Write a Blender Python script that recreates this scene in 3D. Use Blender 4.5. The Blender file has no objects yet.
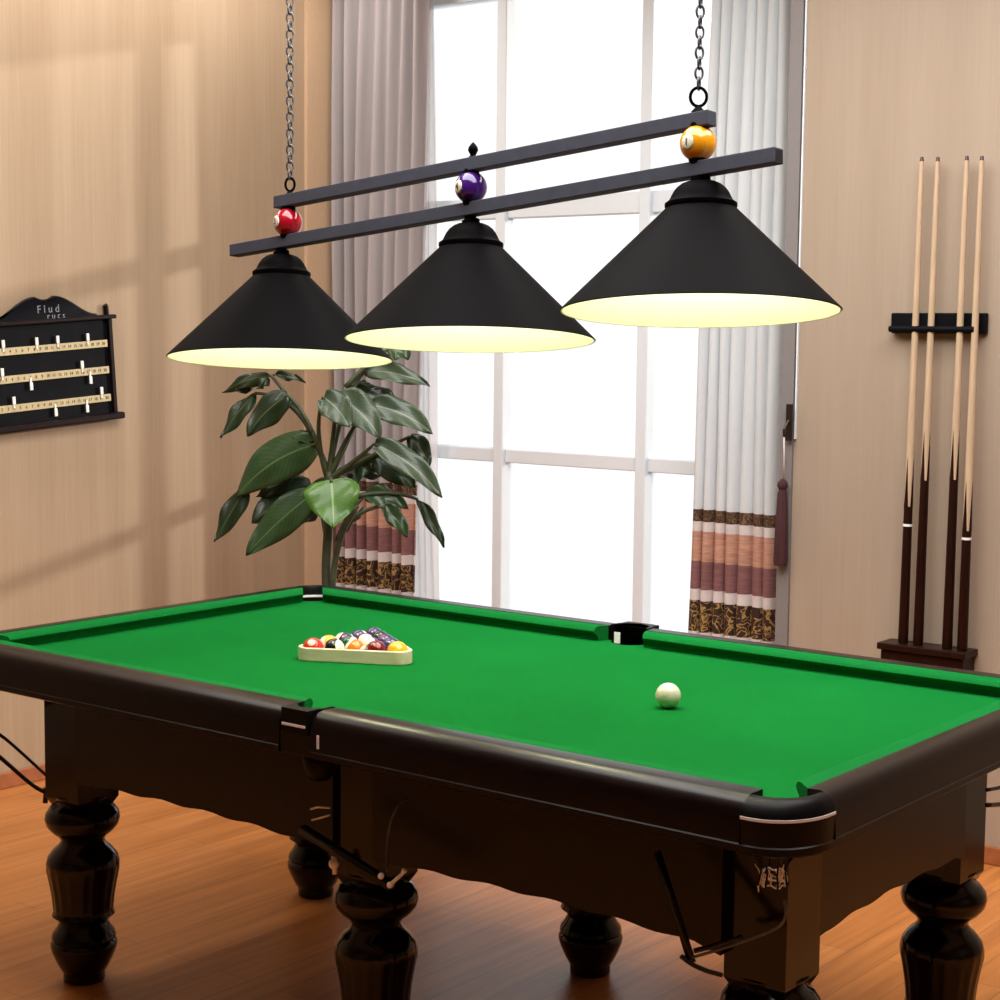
import bpy, bmesh, math, random
from mathutils import Vector, Matrix
random.seed(7)
PI = math.pi
S = bpy.context.scene
COL = S.collection

# ------------------------------------------------------------------ camera
TH = 0.894                                   # table height (top of the rails)
F = 1750.0
PITCH, YAW, ROLL = math.radians(5.432979585506369), math.radians(128.0448914552994), math.radians(.6)
CAM = Vector((3.75885347, -2.62627844, 0.78164063 + TH))
L, W = 2.3453, 1.24
fw = Vector((math.cos(YAW)*math.cos(PITCH), math.sin(YAW)*math.cos(PITCH), -math.sin(PITCH)))
rr = Vector((math.sin(YAW), -math.cos(YAW), 0)); uu = rr.cross(fw)
RT = rr*math.cos(ROLL) + uu*math.sin(ROLL); UP = -rr*math.sin(ROLL) + uu*math.cos(ROLL)

def dirn(px, py): return fw + RT*((px-500)/F) - UP*((py-500)/F)
def atd(px, py, d): return CAM + dirn(px, py)*d
def ray(px, py, axis, val):
    d = dirn(px, py); return CAM + d*((val-CAM[axis])/d[axis])

cam = bpy.data.objects.new('camera', bpy.data.cameras.new('camera'))
COL.objects.link(cam)
cam.data.sensor_width = 36.0; cam.data.lens = F/1000*36.0
m = Matrix((RT, UP, -fw)).transposed().to_4x4(); m.translation = CAM
cam.matrix_world = m; cam.data.clip_start = .05
S.camera = cam

# ------------------------------------------------------------------ materials
def newmat(name):
    mt = bpy.data.materials.new(name); mt.use_nodes = True
    nt = mt.node_tree; b = nt.nodes['Principled BSDF']
    return mt, nt, b
def srgb(r, g, b):
    f = lambda c: (c/255/12.92 if c/255 <= .04045 else ((c/255+.055)/1.055)**2.4)
    return (f(r), f(g), f(b), 1)
def mat(name, col, rough=.5, metal=0, coat=0, spec=.5, var=.12, scale=30, stretch=(1, 1, 1), bump=0, trans=0):
    """procedural material: base colour varied by a noise"""
    mt, nt, b = newmat(name)
    N = nt.nodes.new; lk = nt.links.new
    tc = N('ShaderNodeTexCoord'); mp = N('ShaderNodeMapping'); mp.inputs['Scale'].default_value = stretch
    nz = N('ShaderNodeTexNoise'); nz.inputs['Scale'].default_value = scale; nz.inputs['Detail'].default_value = 4
    rp = N('ShaderNodeValToRGB')
    c = Vector(col[:3])
    rp.color_ramp.elements[0].position = .3; rp.color_ramp.elements[1].position = .7
    rp.color_ramp.elements[0].color = (*(c*(1-var)), 1); rp.color_ramp.elements[1].color = (*(c*(1+var)), 1)
    lk(tc.outputs['Object'], mp.inputs['Vector']); lk(mp.outputs[0], nz.inputs['Vector']); lk(nz.outputs[0], rp.inputs[0])
    lk(rp.outputs[0], b.inputs['Base Color'])
    b.inputs['Roughness'].default_value = rough; b.inputs['Metallic'].default_value = metal
    b.inputs['Coat Weight'].default_value = coat; b.inputs['Coat Roughness'].default_value = .12
    b.inputs['Specular IOR Level'].default_value = spec
    if bump:
        bp = N('ShaderNodeBump'); bp.inputs['Strength'].default_value = bump; bp.inputs['Distance'].default_value = .002
        lk(nz.outputs[0], bp.inputs['Height']); lk(bp.outputs[0], b.inputs['Normal'])
    if trans:
        tr = N('ShaderNodeBsdfTranslucent'); mx = N('ShaderNodeMixShader'); mx.inputs[0].default_value = trans
        lk(rp.outputs[0], tr.inputs['Color'])
        lk(b.outputs[0], mx.inputs[1]); lk(tr.outputs[0], mx.inputs[2]); lk(mx.outputs[0], nt.nodes['Material Output'].inputs[0])
    return mt

def wallpaper(name, c0, c1):
    mt, nt, b = newmat(name); N = nt.nodes.new; lk = nt.links.new
    tc = N('ShaderNodeTexCoord')
    mp = N('ShaderNodeMapping'); mp.inputs['Scale'].default_value = (70, 70, 1.6)
    n1 = N('ShaderNodeTexNoise'); n1.inputs['Scale'].default_value = 1.6; n1.inputs['Detail'].default_value = 5
    mp2 = N('ShaderNodeMapping'); mp2.inputs['Scale'].default_value = (7, 7, .5)
    n2 = N('ShaderNodeTexNoise'); n2.inputs['Scale'].default_value = 1; n2.inputs['Detail'].default_value = 3
    ad = N('ShaderNodeMath'); ad.operation = 'MULTIPLY_ADD'; ad.inputs[1].default_value = .6
    rp = N('ShaderNodeValToRGB'); e = rp.color_ramp.elements
    e[0].position = .5; e[1].position = 1.05; e[0].color = c0; e[1].color = c1
    lk(tc.outputs['Object'], mp.inputs[0]); lk(mp.outputs[0], n1.inputs[0]); lk(tc.outputs['Object'], mp2.inputs[0]); lk(mp2.outputs[0], n2.inputs[0])
    lk(n1.outputs[0], ad.inputs[0]); lk(n2.outputs[0], ad.inputs[2]); lk(ad.outputs[0], rp.inputs[0]); lk(rp.outputs[0], b.inputs['Base Color'])
    b.inputs['Roughness'].default_value = .55; b.inputs['Specular IOR Level'].default_value = .25
    return mt

def floorboards(name):
    mt, nt, b = newmat(name); N = nt.nodes.new; lk = nt.links.new
    tc = N('ShaderNodeTexCoord'); mp = N('ShaderNodeMapping'); mp.inputs['Rotation'].default_value = (0, 0, PI/2)
    br = N('ShaderNodeTexBrick'); br.inputs['Scale'].default_value = 1; br.inputs['Brick Width'].default_value = 1.2; br.inputs['Row Height'].default_value = .11
    br.inputs['Mortar Size'].default_value = .0012; br.offset = .37
    br.inputs['Color1'].default_value = (.46, .165, .038, 1); br.inputs['Color2'].default_value = (.55, .21, .056, 1); br.inputs['Mortar'].default_value = (.26, .10, .035, 1)
    m2 = N('ShaderNodeMapping'); m2.inputs['Scale'].default_value = (22, 1.2, 1)
    nz = N('ShaderNodeTexNoise'); nz.inputs['Scale'].default_value = 1.5; nz.inputs['Detail'].default_value = 6
    rp = N('ShaderNodeValToRGB'); rp.color_ramp.elements[0].color = (.72, .66, .60, 1); rp.color_ramp.elements[1].color = (1.15, 1.15, 1.15, 1)
    rp.color_ramp.elements[0].position = .25; rp.color_ramp.elements[1].position = .75
    mx = N('ShaderNodeMix'); mx.data_type = 'RGBA'; mx.blend_type = 'MULTIPLY'; mx.inputs[0].default_value = 1
    lk(tc.outputs['Object'], mp.inputs[0]); lk(mp.outputs[0], br.inputs[0]); lk(tc.outputs['Object'], m2.inputs[0]); lk(m2.outputs[0], nz.inputs[0])
    lk(nz.outputs[0], rp.inputs[0]); lk(br.outputs[0], mx.inputs[6]); lk(rp.outputs[0], mx.inputs[7]); lk(mx.outputs[2], b.inputs['Base Color'])
    b.inputs['Roughness'].default_value = .34; b.inputs['Specular IOR Level'].default_value = .28
    return mt

def glass(name):
    mt, nt, b = newmat(name); N = nt.nodes.new; lk = nt.links.new
    tr = N('ShaderNodeBsdfTransparent'); gl = N('ShaderNodeBsdfGlossy'); gl.inputs['Roughness'].default_value = .02
    fr = N('ShaderNodeFresnel'); fr.inputs[0].default_value = 1.3
    mx = N('ShaderNodeMixShader'); lk(fr.outputs[0], mx.inputs[0]); lk(tr.outputs[0], mx.inputs[1]); lk(gl.outputs[0], mx.inputs[2])
    lk(mx.outputs[0], nt.nodes['Material Output'].inputs[0]); return mt

def sheer(name):
    mt, nt, b = newmat(name); N = nt.nodes.new; lk = nt.links.new
    tr = N('ShaderNodeBsdfTransparent'); mx = N('ShaderNodeMixShader'); mx.inputs[0].default_value = .5
    b.inputs['Base Color'].default_value = (.85, .85, .86, 1); b.inputs['Roughness'].default_value = .9
    lk(tr.outputs[0], mx.inputs[1]); lk(b.outputs[0], mx.inputs[2]); lk(mx.outputs[0], nt.nodes['Material Output'].inputs[0]); return mt

def embroidery(name, ground, gold, scale):
    """dark band with golden scrollwork from a warped wave"""
    mt, nt, b = newmat(name); N = nt.nodes.new; lk = nt.links.new
    tc = N('ShaderNodeTexCoord')
    vo = N('ShaderNodeTexNoise'); vo.inputs['Scale'].default_value = scale; vo.inputs['Detail'].default_value = 1; vo.inputs['Distortion'].default_value = 2.2
    rp = N('ShaderNodeValToRGB'); e = rp.color_ramp.elements
    e[0].position = .47; e[0].color = ground; e[1].position = .5; e[1].color = gold
    x = e.new(.545); x.color = gold; x = e.new(.575); x.color = ground
    lk(tc.outputs['Object'], vo.inputs[0]); lk(vo.outputs[0], rp.inputs[0]); lk(rp.outputs[0], b.inputs['Base Color'])
    b.inputs['Roughness'].default_value = .75; return mt

def stripe_ball(name, base, band, lo, hi):
    mt, nt, b = newmat(name); N = nt.nodes.new; lk = nt.links.new
    tc = N('ShaderNodeTexCoord'); sp = N('ShaderNodeSeparateXYZ'); rp = N('ShaderNodeValToRGB'); rp.color_ramp.interpolation = 'CONSTANT'
    e = rp.color_ramp.elements; e[0].color = base; e[1].position = lo; e[1].color = band; x = e.new(hi); x.color = base
    lk(tc.outputs['Generated'], sp.inputs[0]); lk(sp.outputs[2], rp.inputs[0]); lk(rp.outputs[0], b.inputs['Base Color'])
    b.inputs['Roughness'].default_value = .12; b.inputs['Coat Weight'].default_value = .5; return mt

def leafmat(name, dark, light, under):
    mt, nt, b = newmat(name); N = nt.nodes.new; lk = nt.links.new
    uv = N('ShaderNodeUVMap'); sp = N('ShaderNodeSeparateXYZ'); lk(uv.outputs[0], sp.inputs[0])
    # u across (0..1, midrib at .5), v along
    a = N('ShaderNodeMath'); a.operation = 'SUBTRACT'; a.inputs[1].default_value = .5; lk(sp.outputs[0], a.inputs[0])
    ab = N('ShaderNodeMath'); ab.operation = 'ABSOLUTE'; lk(a.outputs[0], ab.inputs[0])
    ve = N('ShaderNodeMath'); ve.operation = 'MULTIPLY_ADD'; ve.inputs[1].default_value = -.5; lk(ab.outputs[0], ve.inputs[0]); lk(sp.outputs[1], ve.inputs[2])
    sn = N('ShaderNodeMath'); sn.operation = 'MULTIPLY'; sn.inputs[1].default_value = 95; lk(ve.outputs[0], sn.inputs[0])
    s2 = N('ShaderNodeMath'); s2.operation = 'SINE'; lk(sn.outputs[0], s2.inputs[0])
    s3 = N('ShaderNodeMath'); s3.operation = 'MULTIPLY_ADD'; s3.inputs[1].default_value = .055; s3.inputs[2].default_value = .4; lk(s2.outputs[0], s3.inputs[0])
    nz = N('ShaderNodeTexNoise'); nz.inputs['Scale'].default_value = 9; tc = N('ShaderNodeTexCoord'); lk(tc.outputs['Object'], nz.inputs[0])
    ad = N('ShaderNodeMath'); ad.operation = 'MULTIPLY_ADD'; ad.inputs[1].default_value = .7; lk(nz.outputs[0], ad.inputs[0]); lk(s3.outputs[0], ad.inputs[2])
    sb = N('ShaderNodeMath'); sb.operation = 'SUBTRACT'; sb.inputs[1].default_value = .25; lk(ad.outputs[0], sb.inputs[0])
    rp = N('ShaderNodeValToRGB'); rp.color_ramp.elements[0].color = dark; rp.color_ramp.elements[1].color = light; rp.color_ramp.elements[0].position = .25; rp.color_ramp.elements[1].position = .75
    lk(sb.outputs[0], rp.inputs[0])
    rib = N('ShaderNodeMath'); rib.operation = 'LESS_THAN'; rib.inputs[1].default_value = .022; lk(ab.outputs[0], rib.inputs[0])
    mx = N('ShaderNodeMix'); mx.data_type = 'RGBA'; lk(rib.outputs[0], mx.inputs[0]); lk(rp.outputs[0], mx.inputs[6]); mx.inputs[7].default_value = under
    lk(mx.outputs[2], b.inputs['Base Color']); b.inputs['Roughness'].default_value = .38; b.inputs['Coat Weight'].default_value = .15
    tr = N('ShaderNodeBsdfTranslucent'); lk(mx.outputs[2], tr.inputs['Color']); ms = N('ShaderNodeMixShader'); ms.inputs[0].default_value = .22
    lk(b.outputs[0], ms.inputs[1]); lk(tr.outputs[0], ms.inputs[2]); lk(ms.outputs[0], nt.nodes['Material Output'].inputs[0])
    return mt

M = dict(
    left=wallpaper('left_wallpaper', (.355, .242, .150, 1), (.425, .305, .20, 1)),
    right=wallpaper('right_wallpaper', (.34, .257, .188, 1), (.385, .298, .224, 1)),
    plaster=mat('white_plaster', (.8, .78, .75), .8, var=.03),
    floor=floorboards('floorboards'),
    white=mat('white_window_paint', (.77, .82, .87), .45, var=.01),
    wood=mat('dark_mahogany', (.0044, .0015, .0012), .30, spec=.26, coat=.0, var=.45, scale=6, stretch=(3, 22, 22)),
    woodv=mat('dark_turned_mahogany', (.0042, .0016, .0013), .14, spec=.3, coat=.05, var=.4, scale=6, stretch=(12, 12, 2)),
    cloth=mat('green_baize', (.0035, .130, .021), .95, spec=.03, var=.07, scale=3, bump=0),
    cush=mat('green_cushion_cloth', (.0045, .132, .025), .92, spec=.04, var=.06, scale=5),
    slate=mat('slate', (.04, .04, .045), .7),
    leather=mat('black_leather', (.0035, .003, .0035), .4, spec=.12, var=.3, scale=60),
    chrome=mat('chrome', (.94, .94, .95), .25, metal=.15, var=.03),
    gun=mat('dark_steel', (.05, .04, .04), .3, metal=.9, var=.2),
    net=mat('pale_net_cord', (.86, .83, .78), .7, var=.2, scale=80),
    bar=mat('charcoal_bar_enamel', (.060, .064, .084), .65, spec=.12, var=.08),
    shade=mat('black_shade_enamel', (.0014, .0011, .0012), .62, var=.08, spec=.025),
    inner=mat('cream_shade_lining', (.93, .92, .76), .6, var=.01),
    chain=mat('antique_steel', (.11, .115, .125), .4, metal=.7, var=.2),
    red=mat('red_ball', (.38, .004, .016), .1, coat=.6, var=.04),
    purple=mat('purple_ball', (.045, .008, .15), .1, coat=.6, var=.04),
    orange=mat('amber_ball', (.85, .34, .010), .1, coat=.6, var=.04),
    ivory=mat('ivory', (.83, .80, .62), .18, coat=.3, var=.03),
    ink=mat('black_ink', (.006, .006, .007), .5),
    scoreb=mat('black_board', (.005, .005, .007), .5, spec=.06, var=.3, scale=12),
    scorew=mat('dark_board_moulding', (.010, .004, .004), .35, spec=.15, var=.3),
    brass=mat('pale_brass', (.50, .40, .22), .45, metal=.3, var=.12, scale=25),
    peg=mat('white_pointer', (.85, .84, .8), .4, var=.03),
    silver=mat('silver_lettering', (.22, .23, .28), .5, var=.1),
    maple=mat('maple_cue', (.52, .375, .245), .35, coat=.15, var=.1, scale=20, stretch=(8, 8, .5)),
    cuebutt=mat('dark_cue_butt', (.018, .005, .003), .35, spec=.15, coat=.02, var=.3, scale=20, stretch=(8, 8, .5)),
    rackw=mat('pale_rack_wood', (.80, .68, .50), .5, var=.06, scale=14, stretch=(1, 1, 6)),
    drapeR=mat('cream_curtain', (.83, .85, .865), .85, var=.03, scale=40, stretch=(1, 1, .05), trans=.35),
    drapeL=mat('shade_darkened_curtain', (.52, .465, .465), .85, var=.08, scale=30, stretch=(1, 1, .05), trans=.3),  # shadow on the left curtain is mixed into this darker base colour
    bandw=mat('pale_band', (.82, .75, .73), .85, var=.06, trans=.3),
    peach=mat('peach_band', (.50, .265, .185), .8, var=.22, scale=18, stretch=(1, 1, 8)),
    mauve=mat('mauve_band', (.22, .095, .095), .8, var=.2, scale=18, stretch=(1, 1, 8)),
    emb=embroidery('gold_scroll_band', (.035, .012, .008, 1), (.40, .24, .07, 1), 19),
    embs=embroidery('gold_dot_band', (.05, .022, .012, 1), (.22, .12, .05, 1), 40),
    trimd=mat('walnut_trim', (.13, .07, .045), .4, var=.15, stretch=(20, 20, 1)),
    trimg=mat('grey_casing', (.20, .18, .175), .6, var=.08, stretch=(20, 20, 1)),
    trimt=mat('tan_pilaster', (.60, .41, .26), .55, var=.1, stretch=(40, 40, 1)),
    base=mat('red_brown_baseboard', (.33, .105, .035), .4, var=.15),
    glass=glass('window_glass'), sheer=sheer('sheer_voile'),
    stem=mat('leaf_stalk', (.04, .052, .018), .5, var=.3),
    trunk=mat('plant_stem', (.035, .042, .016), .6, var=.3),
    soil=mat('soil', (.03, .018, .01), .95, var=.4),
    pot=mat('brown_glazed_pot', (.10, .045, .025), .25, coat=.5, var=.2),
    tassel=mat('wine_tassel', (.05, .013, .016), .85, var=.3, scale=60, stretch=(1, 1, .1)),
    metal=mat('bronze_hook', (.06, .045, .04), .35, metal=.8),
)

# ------------------------------------------------------------------ object helpers
def tag(o, label=None, cat=None, group=None, kind=None):
    if label: o['label'] = label
    if cat: o['category'] = cat
    if group: o['group'] = group
    if kind: o['kind'] = kind
    return o
def empty(name, loc, label, cat, group=None):
    o = bpy.data.objects.new(name, None); COL.objects.link(o); o.location = loc; o.empty_display_size = .1
    return tag(o, label, cat, group)
def wloc(o):
    v = Vector((0, 0, 0))
    while o: v = v + o.location; o = o.parent
    return v
def obj(name, bm, material, parent=None, smooth=False, origin=None, bevel=0, bseg=2):
    """bm holds world coordinates"""
    me = bpy.data.meshes.new(name)
    off = wloc(parent) if parent else Vector(origin or (0, 0, 0))
    bmesh.ops.translate(bm, verts=bm.verts, vec=-off)
    bmesh.ops.recalc_face_normals(bm, faces=bm.faces)
    bm.to_mesh(me); bm.free()
    if smooth is not False:
        for p in me.polygons: p.use_smooth = True
        if smooth is not True: me.set_sharp_from_angle(angle=math.radians(smooth))
    for mm in (material if isinstance(material, (list, tuple)) else [material]): me.materials.append(mm)
    o = bpy.data.objects.new(name, me); COL.objects.link(o)
    if parent: o.parent = parent
    else: o.location = off
    if bevel:
        b = o.modifiers.new('bevel', 'BEVEL'); b.width = bevel; b.segments = bseg; b.limit_method = 'ANGLE'; b.angle_limit = math.radians(40)
    return o
def struct(name, bm, material, **k):
    o = obj(name, bm, material, **k); o['kind'] = 'structure'; return o
BM = bmesh.new
def box(bm, x0, x1, y0, y1, z0, z1):
    v = [bm.verts.new((x, y, z)) for x in (x0, x1) for y in (y0, y1) for z in (z0, z1)]
    for f in ((0, 1, 3, 2), (4, 6, 7, 5), (0, 4, 5, 1), (2, 3, 7, 6), (0, 2, 6, 4), (1, 5, 7, 3)): bm.faces.new([v[i] for i in f])
    return bm
def obox(bm, p0, p1, w, h, up=Vector((0, 0, 1))):
    """bar of cross-section w x h from p0 to p1"""
    d = (p1-p0).normalized(); s = d.cross(up).normalized(); u = s.cross(d)
    a = []
    for p in (p0, p1):
        for sx, sy in ((-1, -1), (1, -1), (1, 1), (-1, 1)): a.append(bm.verts.new(p + s*(sx*w/2) + u*(sy*h/2)))
    bm.faces.new(a[0:4][::-1]); bm.faces.new(a[4:8])
    for i in range(4): j = (i+1) % 4; bm.faces.new((a[i], a[j], a[4+j], a[4+i]))
    return bm
def tube(bm, pts, r, n=8, cap=True, closed=False):
    pts = [Vector(p) for p in pts]; N = len(pts)
    rad = r if isinstance(r, (list, tuple)) else [r]*N
    rings = []; prev = None
    for i, p in enumerate(pts):
        a = pts[(i-1) % N] if (i > 0 or closed) else p
        b = pts[(i+1) % N] if (i < N-1 or closed) else p
        d = (b-a).normalized()
        if prev is None:
            u = d.orthogonal().normalized()
        else:
            u = (prev - d*prev.dot(d)).normalized()
        prev = u; v = d.cross(u)
        rings.append([bm.verts.new(p + (u*math.cos(2*PI*k/n) + v*math.sin(2*PI*k/n))*rad[i]) for k in range(n)])
    for i in range(N if closed else N-1):
        A, B = rings[i], rings[(i+1) % N]
        for k in range(n): bm.faces.new((A[k], A[(k+1) % n], B[(k+1) % n], B[k]))
    if cap and not closed:
        bm.faces.new(rings[0][::-1]); bm.faces.new(rings[-1])
    return bm
def lathe(bm, prof, c, axis=Vector((0, 0, 1)), n=40, flute=None):
    """prof: (radius, height) list along axis from point c"""
    axis = axis.normalized(); u = axis.orthogonal().normalized()
    if abs(axis.z) > .9: u = (Vector((1, 0, 0)) - axis*axis.x).normalized()
    v = axis.cross(u); c = Vector(c); rings = []
    for r, h in prof:
        if r < 1e-6: rings.append([bm.verts.new(c+axis*h)]); continue
        ring = []
        for k in range(n):
            a = 2*PI*k/n; q = r
            if flute and flute[0] <= h <= flute[1]: q = r*(1+flute[3]*math.cos(flute[2]*a))
            ring.append(bm.verts.new(c+axis*h+(u*math.cos(a)+v*math.sin(a))*q))
        rings.append(ring)
    for A, B in zip(rings, rings[1:]):
        if len(A) == 1 and len(B) == 1: continue
        for k in range(n):
            j = (k+1) % n
            if len(A) == 1: bm.faces.new((A[0], B[j], B[k]))
            elif len(B) == 1: bm.faces.new((A[k], A[j], B[0]))
            else: bm.faces.new((A[k], A[j], B[j], B[k]))
    if len(rings[0]) > 1: bm.faces.new(rings[0][::-1])
    if len(rings[-1]) > 1: bm.faces.new(rings[-1])
    return bm
def prism(bm, poly, fn0, fn1):
    """poly points mapped by fn0 / fn1 to the two ends"""
    a = [bm.verts.new(fn0(p)) for p in poly]; b = [bm.verts.new(fn1(p)) for p in poly]; n = len(poly)
    f0 = bm.faces.new(a[::-1]); f1 = bm.faces.new(b)
    for i in range(n): j = (i+1) % n; bm.faces.new((a[i], a[j], b[j], b[i]))
    bmesh.ops.triangulate(bm, faces=[f0, f1])
    return bm
def plan(bm, poly, z0, z1): return prism(bm, poly, lambda p: (p[0], p[1], z0), lambda p: (p[0], p[1], z1))
def sphere(bm, c, r, seg=32, rings=20):
    bmesh.ops.create_uvsphere(bm, u_segments=seg, v_segments=rings, radius=r, matrix=Matrix.Translation(c)); return bm
def text_bm(s, size, mtx):
    cu = bpy.data.curves.new('lettering', 'FONT'); cu.body = s; cu.size = size; cu.align_x = 'CENTER'; cu.align_y = 'CENTER'; cu.extrude = .0004; cu.resolution_u = 3
    o = bpy.data.objects.new('lettering', cu); COL.objects.link(o)
    me = bpy.data.meshes.new_from_object(o.evaluated_get(bpy.context.evaluated_depsgraph_get()))
    COL.objects.unlink(o); bpy.data.objects.remove(o)
    bm = BM(); bm.from_mesh(me); bm.transform(mtx); return bm
def arc(cx, cy, r, a0, a1, n):
    return [(cx+r*math.cos(math.radians(a0+(a1-a0)*i/n)), cy+r*math.sin(math.radians(a0+(a1-a0)*i/n))) for i in range(n+1)]
def bez(p0, p1, p2, t): return p0*(1-t)**2 + p1*2*t*(1-t) + p2*t*t

# ------------------------------------------------------------------ the room
XL, YR, YW, XR = -1.53, 2.662, 3.05, .885
CEIL = 3.3
struct('floor', box(BM(), XL-.1, 5.4, -4.2, YW+.2, -.08, 0), M['floor'])
struct('ceiling', box(BM(), XL-.1, 5.4, -4.2, YW+.2, CEIL, CEIL+.08), M['plaster'])
struct('wall_left', box(BM(), XL-.12, XL, -4.2, YW+.12, 0, CEIL), M['left'])
struct('wall_right', box(BM(), XR, 5.4, YR, YW+.12, 0, CEIL), M['right'])
struct('wall_front', box(BM(), XL-.12, 5.5, -4.3, -4.2, 0, CEIL), M['trimd'])
struct('wall_side', box(BM(), 5.4, 5.5, -4.2, YW+.12, 0, CEIL), M['trimd'])
WX0, WX1, WZ0, WZ1 = -1.39, .640, .30, 3.08
bm = box(BM(), XL, WX0, YW, YW+.12, 0, CEIL); box(bm, WX1, XR, YW, YW+.12, 0, CEIL)
box(bm, WX0, WX1, YW, YW+.12, 0, WZ0); box(bm, WX0, WX1, YW, YW+.12, WZ1, CEIL)
struct('wall_back', bm, M['plaster'])
struct('trim_1', box(BM(), XL, XL+.018, 2.765, 2.955, 0, CEIL), M['trimt'])
struct('trim_2', box(BM(), XL, XL+.034, 2.925, 2.957, 0, CEIL), M['trimd'])
struct('trim_3', box(BM(), .838, .885, YR-.012, YR+.05, 0, CEIL), M['trimg'])
struct('trim_4', box(BM(), (.8895), .8945, YR-.008, YR, 1.33, CEIL), M['white'])
struct('baseboard_left', box(BM(), XL, XL+.014, -4.2, 2.764, 0, .06), M['base'], bevel=.004)
struct('baseboard_right', box(BM(), XR+.001, 5.4, YR-.014, YR, 0, .06), M['base'], bevel=.004)
# window
win = bpy.data.objects.new('window_1', None); COL.objects.link(win); win.location = (-.3, YW, WZ0); win['kind'] = 'structure'
mull = (-.688, .014); zs = (1.174, 2.185)
bm = BM(); fy0, fy1 = YW+.005, YW+.075
box(bm, WX0, WX0+.05, fy0, fy1, WZ0, WZ1); box(bm, WX1-.05, WX1, fy0, fy1, WZ0, WZ1)
box(bm, WX0+.05, WX1-.05, fy0, fy1, WZ0, WZ0+.05); box(bm, WX0+.05, WX1-.05, fy0, fy1, WZ1-.05, WZ1)
obj('window_frame', bm, M['white'], win)
for x in mull: obj('mullion', box(BM(), x-.024, x+.024, fy0-.02, fy1-.005, WZ0+.05, WZ1-.05), M['white'], win, bevel=.004)
xs = [WX0+.05, mull[0], mull[1], WX1-.05]
for z, h in zip(zs, (.028, .042)):
    for a, b in zip(xs, xs[1:]):
        obj('glazing_bar', box(BM(), a+(.024 if a in mull else 0), b-(.024 if b in mull else 0), fy0, fy1-.01, z-h, z+h), M['white'], win, bevel=.004)
zz = [WZ0+.05, zs[0], zs[1], WZ1-.05]
for a, b in zip(xs, xs[1:]):
    for c, d in zip(zz, zz[1:]):
        obj('pane', box(BM(), a+.01, b-.01, YW+.042, YW+.046, c+.01, d-.01), M['glass'], win)
struct('trim_5', box(BM(), XL+.02, .83, YW-.09, YW-.005, WZ0-.04, WZ0-.005), M['white'], bevel=.006)

# ------------------------------------------------------------------ billiard table
Z = TH
def T(x, y, z): return (x, y, Z+z)
table = empty('billiard_table', (L/2, W/2, 0), 'long dark mahogany billiard table with green cloth and six turned legs', 'billiard table')
RW = .098; CG = .056; MGN = .045; MGF = .058; MX = .055
KX, KY = .56, .775                            # rail widths relative to the profile
def clean(v): return v
# bed with pocket cut-outs
rp, rm = .058, .052
poly = []
poly += arc(.0, .0, rp, 90, 0, 8)
poly += arc(L/2+MX, -.012, .040, 180-17, 17, 10)
poly += arc(L, 0, rp, 180, 90, 8)
poly += arc(L, W, rp, 270, 180, 8)
poly += arc(L/2, W+.012, rm, -13, -180+13, 10)
poly += arc(0, W, rp, 360, 270, 8)
obj('bed_cloth', plan(BM(), poly, Z-.046, Z-.040), M['cloth'], table)
obj('slate', plan(BM(), poly, Z-.085, Z-.0465), M['slate'], table)
# rails: profile (outward, z)
prof = [(0, 0), (.045, .001), (.066, -.003), (.083, -.012), (.093, -.026), (.0965, -.042), (.0965, -.079), (.101, -.081), (.101, -.092), (.092, -.096), (.02, -.098), (0, -.06)]
segs = [((CG, 0), (L/2+MX-MGN, 0), (0, -1)), ((L/2+MX+MGN, 0), (L-CG, 0), (0, -1)),
        ((CG, W), (L/2-MGF, W), (0, 1)), ((L/2+MGF, W), (L-CG, W), (0, 1)),
        ((0, CG), (0, W-CG), (-1, 0)), ((L, CG), (L, W-CG), (1, 0))]
for (a, b, n) in segs:
    rb_ = prism(BM(), prof, lambda p: T(a[0]+n[0]*p[0]*KX, a[1]+n[1]*p[0]*KY, p[1]), lambda p: T(b[0]+n[0]*p[0]*KX, b[1]+n[1]*p[0]*KY, p[1]))
    at_a = None
    if b == (L-CG, 0): at_a = b; a2, b2 = a, (L-.072, 0)
    if a == (L, CG): at_a = a; a2, b2 = (L, .070), b
    obj('rail', rb_, M['wood'], table, smooth=40)
    if at_a: a, b = a2, b2
    # cushion (inward = -n), ends cut back towards the nose
    cp = [(.0005, -.001), (.03, .0005), (.042, -.004), (.047, -.013), (.044, -.019), (.034, -.026), (.030, -.0395), (.0005, -.0395)]
    d = Vector((b[0]-a[0], b[1]-a[1])).normalized()
    def end(p, sgn, q):
        corner = (p[0] in (CG, L-CG, L-.072)) and n[0] == 0 or (p[1] in (CG, W-CG, .070)) and n[1] == 0
        back = (.0 if corner else .004) ; sl = (.95 if corner else .35)
        s = back + q[0]*sl - (.012 if corner else 0)
        return T(p[0]-n[0]*q[0]+d.x*sgn*s, p[1]-n[1]*q[0]+d.y*sgn*s, q[1])
    obj('cushion', prism(BM(), cp, lambda q: end(a, 1, q), lambda q: end(b, -1, q)), M['cush'], table, smooth=50)
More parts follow.
